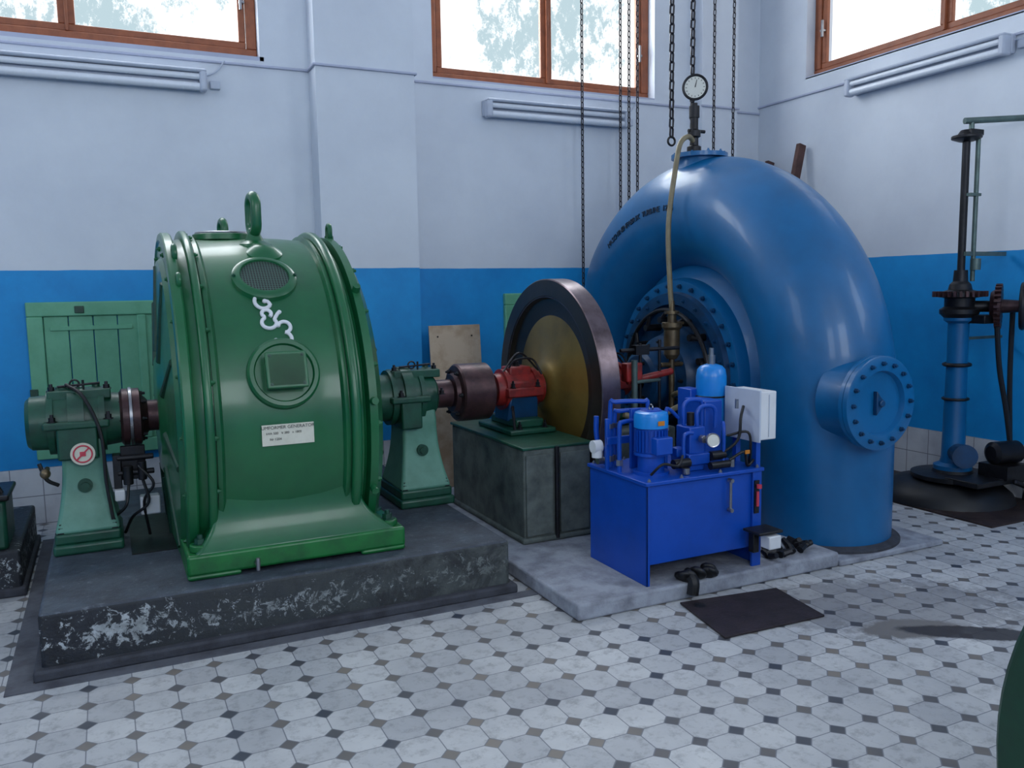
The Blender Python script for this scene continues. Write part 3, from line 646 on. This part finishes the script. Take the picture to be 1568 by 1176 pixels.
mk('motor_eye',[torus((mx,my,.972),(1,0,0),.016,.004,20,6)],'steel',HU)
mk('motor_warning_label',[obox(Vector((mx-.0,my-.091,.90)),Vector((1,0,0)),Vector((0,0,1)),Vector((0,-1,0)),.02,.012,0,.002)],'tape',HU)
mk('valve_block',[box(2.72,2.82,3.52,3.64,.625,.86),box(2.70,2.84,3.50,3.66,.66,.72),box(2.66,2.72,3.55,3.61,.70,.75),box(2.88,3.0,3.60,3.78,.66,.98)],'hblue',HU,bev=.006)
mk('solenoids',[cyl((2.60,3.5,.68),(2.70,3.5,.68),.025),cyl((2.84,3.5,.70),(2.93,3.5,.70),.025),cyl((2.77,3.58,.86),(2.77,3.58,.93),.02),cyl((2.80,3.45,.66),(2.92,3.45,.66),.02)],'dsteel',HU)
mk('hoses_black',[sweep([(2.9,3.5,.70),(2.98,3.45,.78),(3.0,3.45,.9),(3.06,3.5,.95)],.008,8),sweep([(2.93,3.45,.68),(3.0,3.42,.72),(3.04,3.44,.64),(3.1,3.46,.66)],.008,8),
   sweep([(2.46,3.5,.64),(2.50,3.45,.7),(2.6,3.46,.68),(2.66,3.5,.72)],.007,8),sweep([(2.95,3.5,.8),(3.04,3.44,.82),(3.06,3.44,.72),(3.1,3.5,.63)],.007,8)],'black',HU)
mk('fittings',[cyl((2.78,3.50,.8),(2.78,3.47,.8),.02),cyl((2.98,3.46,.95),(2.98,3.46,1.0),.01),cyl((2.66,3.47,.63),(2.66,3.47,.66),.02),cyl((2.95,3.46,.64),(2.95,3.46,.68),.016),cyl((2.40,3.86,.66),(2.36,3.86,.66),.02)],'steel',HU)
def tb(name,pts,r=.009): mk(name,sweep(pts,r,10,4),'hblue',HU)
tb('pipe_1',[(2.42,3.82,.62),(2.42,3.82,.96),(2.44,3.80,.985),(2.58,3.74,.985),(2.60,3.73,.96),(2.60,3.72,.62)],.012)
tb('pipe_2',[(2.46,3.84,.62),(2.46,3.84,.90),(2.48,3.82,.93),(2.66,3.76,.93),(2.68,3.75,.9),(2.68,3.74,.62)],.012)
tb('pipe_3',[(2.40,3.70,.62),(2.40,3.70,.86),(2.42,3.70,.89),(2.5,3.72,.89)],.012)
tb('pipe_4',[(2.74,3.6,.86),(2.74,3.6,.96),(2.77,3.6,.99),(2.83,3.6,.99),(2.86,3.6,.96),(2.86,3.6,.80),(2.88,3.6,.78)],.011)
tb('pipe_5',[(2.79,3.55,.86),(2.79,3.55,.93),(2.82,3.55,.96),(2.88,3.55,.96),(2.91,3.55,.93),(2.91,3.55,.84)],.011)
tb('pipe_6',[(2.68,3.52,.62),(2.68,3.52,.80),(2.70,3.52,.83),(2.74,3.52,.83)],.010)
tb('pipe_7',[(2.64,3.62,.62),(2.64,3.62,.92),(2.66,3.62,.95),(2.72,3.62,.90)],.010)
tb('pipe_8',[(2.44,3.9,.62),(2.44,3.9,.70),(2.40,3.9,.73),(2.38,3.9,.80),(2.38,3.9,.9)],.014)
tb('pipe_9',[(2.84,3.50,.66),(2.90,3.49,.66),(2.92,3.49,.69),(2.92,3.49,.84),(2.94,3.52,.87)],.010)
mk('pipe_frame',[box(2.37,2.39,3.78,3.80,.62,.9),box(2.50,2.56,3.74,3.76,.62,.95),box(2.37,2.56,3.77,3.79,.76,.80)],'hblue',HU,bev=.003)
mk('pipe_nuts',[cyl((x,y,.66),(x,y,.69),.02,.02,6) for x,y in ((2.42,3.82),(2.60,3.72),(2.46,3.84),(2.68,3.74),(2.40,3.70))]+[cyl((x,y,.84),(x,y,.865),.018,.018,6) for x,y in ((2.42,3.82),(2.46,3.84),(2.64,3.62))],'steel',HU)
mk('intake_filter',[lathe((2.33,3.86,.74),(1,0,0),[(0,.02),(0,.035),(.05,.035),(.05,.02)],24),lathe((2.36,3.86,.68),(0,0,1),[(0,.03),(.04,.03),(.045,.015)],20)],'white',HU)
ax_,ay_=3.06,3.77
mk('accumulator',lathe((ax_,ay_,.76),(0,0,1),[(0,.03),(.02,.06),(.06,.085),(.33,.085),(.37,.078),(.39,.06),(.40,.03),(.40,.018)],40),'lblue',HU,ang=60)
mk('accumulator_valve',[cyl((ax_,ay_,1.16),(ax_,ay_,1.21),.022),cyl((ax_,ay_,1.21),(ax_,ay_,1.25),.014)],'steel',HU)
mk('accumulator_band',[torus((ax_,ay_,.98),(0,0,1),.088,.005,40,6)],'dsteel',HU)
mk('accumulator_bracket',[box(2.94,3.02,3.80,3.92,.62,1.02)],'hblue',HU,bev=.004)
gp=Vector((2.80,3.43,.80)); gd2=Vector((-.35,-.93,.05)).normalized()
mk('gauge_case',lathe(gp,gd2,[(-.03,.0),(-.03,.034),(0,.038),(.006,.036),(.004,.03)],32),'steel',HU)
mk('gauge_face',lathe(gp,gd2,[(.0045,.031),(.0055,0)],32),'dial',HU)
mk('gauge_stem',cyl(gp-gd2*.01,(2.80,3.50,.79),.012),'steel',HU)
mk('switch_box',box(3.085,3.20,3.40,3.66,.775,1.035),'white',HU,bev=.006)
mk('switch_box_lid',[box(3.075,3.086,3.39,3.67,.765,1.045),box(3.145,3.15,3.395,3.40,.79,1.02)],'lampw',HU,bev=.004)
mk('box_stand',[box(3.10,3.13,3.6,3.63,.62,.78),box(3.10,3.13,3.44,3.47,.62,.78)],'hblue',HU)
mk('warning_tag',[box(3.0,3.03,3.41,3.415,.71,.73)],'tape',HU)
mk('level_glass',[cyl((2.90,3.405,.42),(2.90,3.405,.58),.008),cyl((2.90,3.42,.42),(2.90,3.39,.42),.011),cyl((2.90,3.42,.58),(2.90,3.39,.58),.011)],'steel',HU)
mk('thermometer_red',[cyl((3.08,3.40,.42),(3.08,3.40,.50),.008),cyl((3.08,3.39,.52),(3.08,3.39,.54),.014)],'inkred',HU)
mk('thermometer_back',box(3.065,3.095,3.405,3.412,.38,.56),'black',HU)
mk('drain_tray',[box(2.98,3.14,3.27,3.40,.30,.315),box(3.02,3.06,3.36,3.40,.18,.31)],'black',HU,bev=.004)
mk('drain_box',box(3.04,3.12,3.26,3.33,.22,.29),'white',HU,bev=.006)

r=obj('black_rag',(2.72,3.42,.09))
g=[]
for i in range(12):
    g.append(sphere((2.66+random.uniform(-.08,.12),3.40+random.uniform(-.02,.03),.105+random.uniform(0,.02)),random.uniform(.025,.05),10,(random.random(),random.random(),.5),.5))
mk('cloth_folds',g,'black',r)
mk('cloth_fall',sweep([(2.62,3.38,.12),(2.62,3.35,.09),(2.61,3.345,.03)],.03,8),'black',r)
r=obj('loose_pipe_fittings',(3.4,3.5,.09)); g=[]
for i in range(22):
    x=3.22+random.random()*.34; y=3.44+random.random()*.14; a=random.random()*6
    g.append(cyl((x,y,.105),(x+math.cos(a)*.05,y+math.sin(a)*.05,.108+random.random()*.03),.022,.016,8))
mk('fittings',g,'dsteel',r)
r=obj('floor_access_plate',(2.76,3.1,0))
mk('plate',prism([(2.44,2.89,.002),(3.03,2.87,.002),(3.09,3.26,.002),(2.52,3.33,.002)],(0,0,.01)),'plate',r,bev=.002)
mk('finger_hole',lathe((2.58,3.25,.0125),(0,0,1),[(0,.03),(.001,.0)],20),'black',r)

# ------------------------------------------------------------------ gate valve stand
V=obj('valve_actuator_stand',(5.58,4.12,0))
vx,vy=5.55,4.08
mk('pit_cover_plate',box(5.1,5.96,3.45,5.2,0,.012),'pit',V)
mk('mound',lathe((vx,vy+.05,.012),(0,0,1),[(0,.46),(.05,.44),(.12,.36),(.15,.2),(.15,0)],48),'black',V)
mk('base_disc',lathe((vx,vy,.15),(0,0,1),[(0,.2),(.02,.28),(.05,.28),(.06,.14),(.10,.12),(.10,.0)],48),'dsteel',V,ang=30)
mk('column',lathe((vx,vy,.22),(0,0,1),[(0,.13),(.04,.13),(.06,.09),(.10,.08),(.75,.07),(1.08,.07),(1.1,.10),(1.14,.10),(1.14,0)],40),'tblue',V,ang=40)
mk('column_elbow',[cyl((vx-.02,vy-.05,.36),(vx-.12,vy-.18,.36),.07),lathe((vx-.10,vy-.16,.36),(-.6,-.8,0),[(0,.085),(.03,.085),(.03,.0)],24)],'dblue',V)
mk('bevel_gear_housing',lathe((vx,vy,1.34),(0,0,1),[(0,.10),(.03,.13),(.06,.13),(.08,.10),(.14,.10),(.15,.15),(.18,.15),(.20,.08),(.24,.07),(.26,.05),(.34,.045)],40),'dsteel',V,ang=30)
teeth=[]
for k in range(28):
    a=2*PI*k/28; c,s=math.cos(a),math.sin(a)
    teeth.append(obox(Vector((vx+c*.16,vy+s*.16,1.51)),Vector((c,s,0)),Vector((-s,c,0)),Vector((0,0,1)),.02,.008,-.02,.02))
mk('gear_teeth',teeth,'rust',V)
bx=vx+.12; by=vy-.14
pa=Vector((.5,-.85,0)).normalized(); pu,pv,_=frame(pa); pc=Vector((bx+.02,by,1.42))
mk('pinion',[lathe(pc,pa,[(0,.04),(.0,.10),(.05,.14),(.07,.14),(.07,.05),(.2,.04)],32)]+[obox(pc+pa*.05+(pu*math.cos(a)+pv*math.sin(a))*.14,pu*math.cos(a)+pv*math.sin(a),pv*math.cos(a)-pu*math.sin(a),pa,.02,.008,-.02,.02) for a in [2*PI*k/24 for k in range(24)]],'rust',V,ang=30)
mk('drive_wheel',[torus(pc+pa*.20,pa,.15,.02,40,8),lathe(pc+pa*.18,pa,[(0,.05),(.05,.05)],20)]+[cyl(pc+pa*.20,pc+pa*.20+(pu*math.cos(a)+pv*math.sin(a))*.145,.012,.012,6) for a in [i*PI/3 for i in range(6)]],'dsteel',V)
mk('bracket_arm',[box(vx,bx+.06,by-.06,vy+.04,1.30,1.36),cyl((vx,vy,1.42),tuple(pc),.04)],'dsteel',V,bev=.006)
mk('screw_rod',cyl((vx,vy,1.6),(vx,vy,2.62),.026),'dsteel',V)
mk('side_rods',[cyl((vx+.07,vy-.04,1.6),(vx+.07,vy-.04,2.64),.016)],'rod',V)
mk('top_yoke',[lathe((vx,vy,2.58),(0,0,1),[(0,.05),(.02,.10),(.04,.10),(.05,.06),(.08,.04),(.08,0)],32),box(vx-.03,vx+.1,vy-.06,vy+.03,2.62,2.66)],'dsteel',V,bev=.004)
mk('top_arm',[cyl((vx-.03,vy,2.72),(vx+.40,vy-.18,2.74),.022),cyl((vx+.02,vy-.02,2.62),(vx+.02,vy-.02,2.73),.018)],'rod',V)
mk('stay_brackets',[box(vx-.02,vx+.42,vy-.05,vy-.03,1.78,1.81),box(vx-.02,vx+.42,vy-.05,vy-.03,1.18,1.20),box(vx-.01,vx+.1,vy-.06,vy,2.2,2.22),cyl((vx+.07,vy-.06,1.68),(vx+.07,vy-.06,1.76),.035)],'rod',V)
mk('drive_belt',[sweep([(vx+.12,vy-.2,1.40),(vx+.15,vy-.22,1.0),(vx+.20,vy-.25,.7),(vx+.24,vy-.28,.38)],.018,8),sweep([(vx+.30,vy-.2,1.40),(vx+.29,vy-.21,.9),(vx+.27,vy-.25,.38)],.018,8)],'black',V)
mk('motor',[lathe((vx+.06,vy-.25,.38),(1,-.2,0),[(0,.05),(.02,.08),(.22,.08),(.24,.05),(.3,.02)],32),box(vx+.06,vx+.3,vy-.38,vy-.16,.2,.30)],'dsteel',V,ang=30)
mk('base_frame',[box(vx-.22,vx+.42,vy-.36,vy-.1,.17,.21),cyl((vx+.3,vy-.36,.03),(vx+.36,vy-.36,.3),.02),cyl((vx+.1,vy-.4,.2),(vx+.42,vy-.5,.06),.018)],'dsteel',V,bev=.006)
mk('band_clamps',[torus((vx,vy,1.0),(0,0,1),.085,.014,32,8),torus((vx,vy,.75),(0,0,1),.083,.01,32,8)],'dsteel',V)

r=obj('wooden_ladder',(5.8,6.2,0))
def rail(y,top): 
    return prism([(5.25,y,0),(5.33,y,0),(5.97,y,top),(5.89,y,top+.02)],(0,.05,0))
mk('rails',[rail(6.43,2.78),rail(6.02,2.88)],'oldwood',r,bev=.006)
mk('rungs',[cyl((5.3+.62*k/9,6.05,.1+2.75*k/9),(5.3+.62*k/9,6.46,.1+2.75*k/9),.018,.018,10) for k in range(1,9)],'oldwood',r)

# ------------------------------------------------------------------ chains
def chain(x,y,z0,s=1.0,z1=CZ):
    pitch=.034*s; n=int((z1-z0)/pitch); g=[]
    for i in range(n):
        g.append(torus((x,y,z0+pitch*(i+.5)),(1,.3,0) if i%2 else (-.3,1,0),.0085*s,.0042*s,10,5,stretch=.010*s))
    return g
C=obj('hoist_hand_chains',(4.2,6.45,CZ))
for i,(x,y,z,s) in enumerate(((3.84,6.5,1.5,1.35),(4.20,6.45,1.9,1.35),(4.29,6.45,1.9,1.35),(4.38,6.45,1.9,1.35),(5.03,6.2,2.1,1.35),(5.25,6.2,2.1,1.35))):
    mk('chain_%d'%i,chain(x,y,z,s),'chain',C)
C=obj('hoist_load_chain',(3.8,5.1,CZ))
mk('chain_a',chain(3.72,5.05,2.66,1.9),'chain',C)
mk('chain_b',chain(3.98,5.15,2.62,1.9),'chain',C)
mk('hook_shackle',[torus((3.72,5.05,2.63),(0,1,0),.03,.008,20,8),torus((3.98,5.15,2.60),(0,1,0),.03,.008,20,8)],'dsteel',C)

# ------------------------------------------------------------------ sister machine casing bottom right
D=obj('green_turbine_casing',(2.5,.5,0))
cx_,cy_,cz_,R_=2.27,.50,.28,1.0
arcp=[]
for k in range(49):
    a=math.radians(-20+220*k/48); arcp.append((cy_+R_*math.cos(a),max(cz_+R_*math.sin(a),0)))
v=[];f=[];n=len(arcp)
for x,s in ((cx_,.985),(cx_+.015,1.0),(cx_+.08,1.0),(cx_+.09,.97),(cx_+.5,.97),(cx_+.5,1.0),(cx_+.6,1.0)):
    for y,z in arcp: v.append((x,cy_+(y-cy_)*s,max(cz_+(z-cz_)*s,0)))
for i in range(6):
    for k in range(n): f.append((i*n+k,i*n+(k+1)%n,(i+1)*n+(k+1)%n,(i+1)*n+k))
f.append(tuple(range(n))); f.append(tuple(reversed(range(6*n,7*n))))
mk('casing',(v,f),'deepgreen',D,ang=30)
mk('hub',lathe((cx_,cy_,cz_),(-1,0,0),[(0,.25),(.05,.24),(.05,.15),(.12,.12),(.12,0)],40),'deepgreen',D)
mk('flange_bolts',bolts((cx_-.05,cy_,cz_),(-1,0,0),.2,10,.015,.02),'dsteel',D)

# ------------------------------------------------------------------ light
W=bpy.data.worlds.new('daylight'); S.world=W; W.use_nodes=True
wt=W.node_tree; bg=wt.nodes['Background']
tc=wt.nodes.new('ShaderNodeTexCoord'); mp=wt.nodes.new('ShaderNodeMapping'); mp.inputs['Scale'].default_value=(1,1,.6)
nz=wt.nodes.new('ShaderNodeTexNoise'); nz.inputs['Scale'].default_value=55; nz.inputs['Detail'].default_value=9; nz.inputs['Roughness'].default_value=.8
nz2=wt.nodes.new('ShaderNodeTexNoise'); nz2.inputs['Scale'].default_value=6
wt.links.new(tc.outputs['Generated'],mp.inputs[0]); wt.links.new(mp.outputs[0],nz.inputs['Vector']); wt.links.new(tc.outputs['Generated'],nz2.inputs['Vector'])
ad=wt.nodes.new('ShaderNodeMath'); ad.operation='ADD'; wt.links.new(nz.outputs[0],ad.inputs[0]); wt.links.new(nz2.outputs[0],ad.inputs[1])
rp=wt.nodes.new('ShaderNodeValToRGB'); rp.color_ramp.elements[0].position=.44; rp.color_ramp.elements[0].color=(.34,.44,.48,1)
rp.color_ramp.elements[1].position=.505; rp.color_ramp.elements[1].color=(1,1.0,1.0,1)
hf=wt.nodes.new('ShaderNodeMath'); hf.operation='MULTIPLY'; hf.inputs[1].default_value=.5
wt.links.new(ad.outputs[0],hf.inputs[0]); wt.links.new(hf.outputs[0],rp.inputs[0]); wt.links.new(rp.outputs[0],bg.inputs[0])
bg.inputs[1].default_value=1.6
def area(name,loc,rot,sx,sy,e,c=(.88,.95,1)):
    l=bpy.data.lights.new(name,'AREA'); l.shape='RECTANGLE'; l.size=sx; l.size_y=sy; l.energy=e; l.color=c
    o=bpy.data.objects.new(name,l); o.location=loc; o.rotation_euler=rot; S.collection.objects.link(o)
area('window_light_front_a',(-1.2,FY+.05,3.6),(math.radians(90),0,0),1.8,2.2,78)
area('window_light_front_b',(2.2,FY+.05,3.6),(math.radians(90),0,0),1.8,2.2,100)
area('window_light_left',(LX+.05,3.0,3.7),(math.radians(90),0,math.radians(-90)),1.8,2.0,36)
area('window_light_right',(WX-.05,0.2,3.8),(math.radians(90),0,math.radians(90)),1.8,2.0,58)
area('window_light_back_a',(0,WY+.3,4.2),(math.radians(-90),0,0),2.2,1.5,85)
area('window_light_back_b',(3.64,WY+.3,4.2),(math.radians(-90),0,0),2.1,1.5,85)

# ------------------------------------------------------------------ camera
cd=bpy.data.cameras.new('camera'); cam=bpy.data.objects.new('camera',cd); S.collection.objects.link(cam)
yaw,pt,ro=[math.radians(a) for a in (25.634,6.471,.9438)]
F=Vector((math.sin(yaw)*math.cos(pt),math.cos(yaw)*math.cos(pt),-math.sin(pt)))
Rt=Vector((math.cos(yaw),-math.sin(yaw),0)); U=Rt.cross(F)
R2=Rt*math.cos(ro)-U*math.sin(ro); U2=Rt*math.sin(ro)+U*math.cos(ro)
cam.matrix_world=mat3((0,0,1.6),R2,U2,-F)
cd.sensor_width=36; cd.lens=1285.64/1568*36; cd.clip_start=.05
S.camera=cam
S.view_settings.view_transform='Standard'
S.view_settings.exposure=0
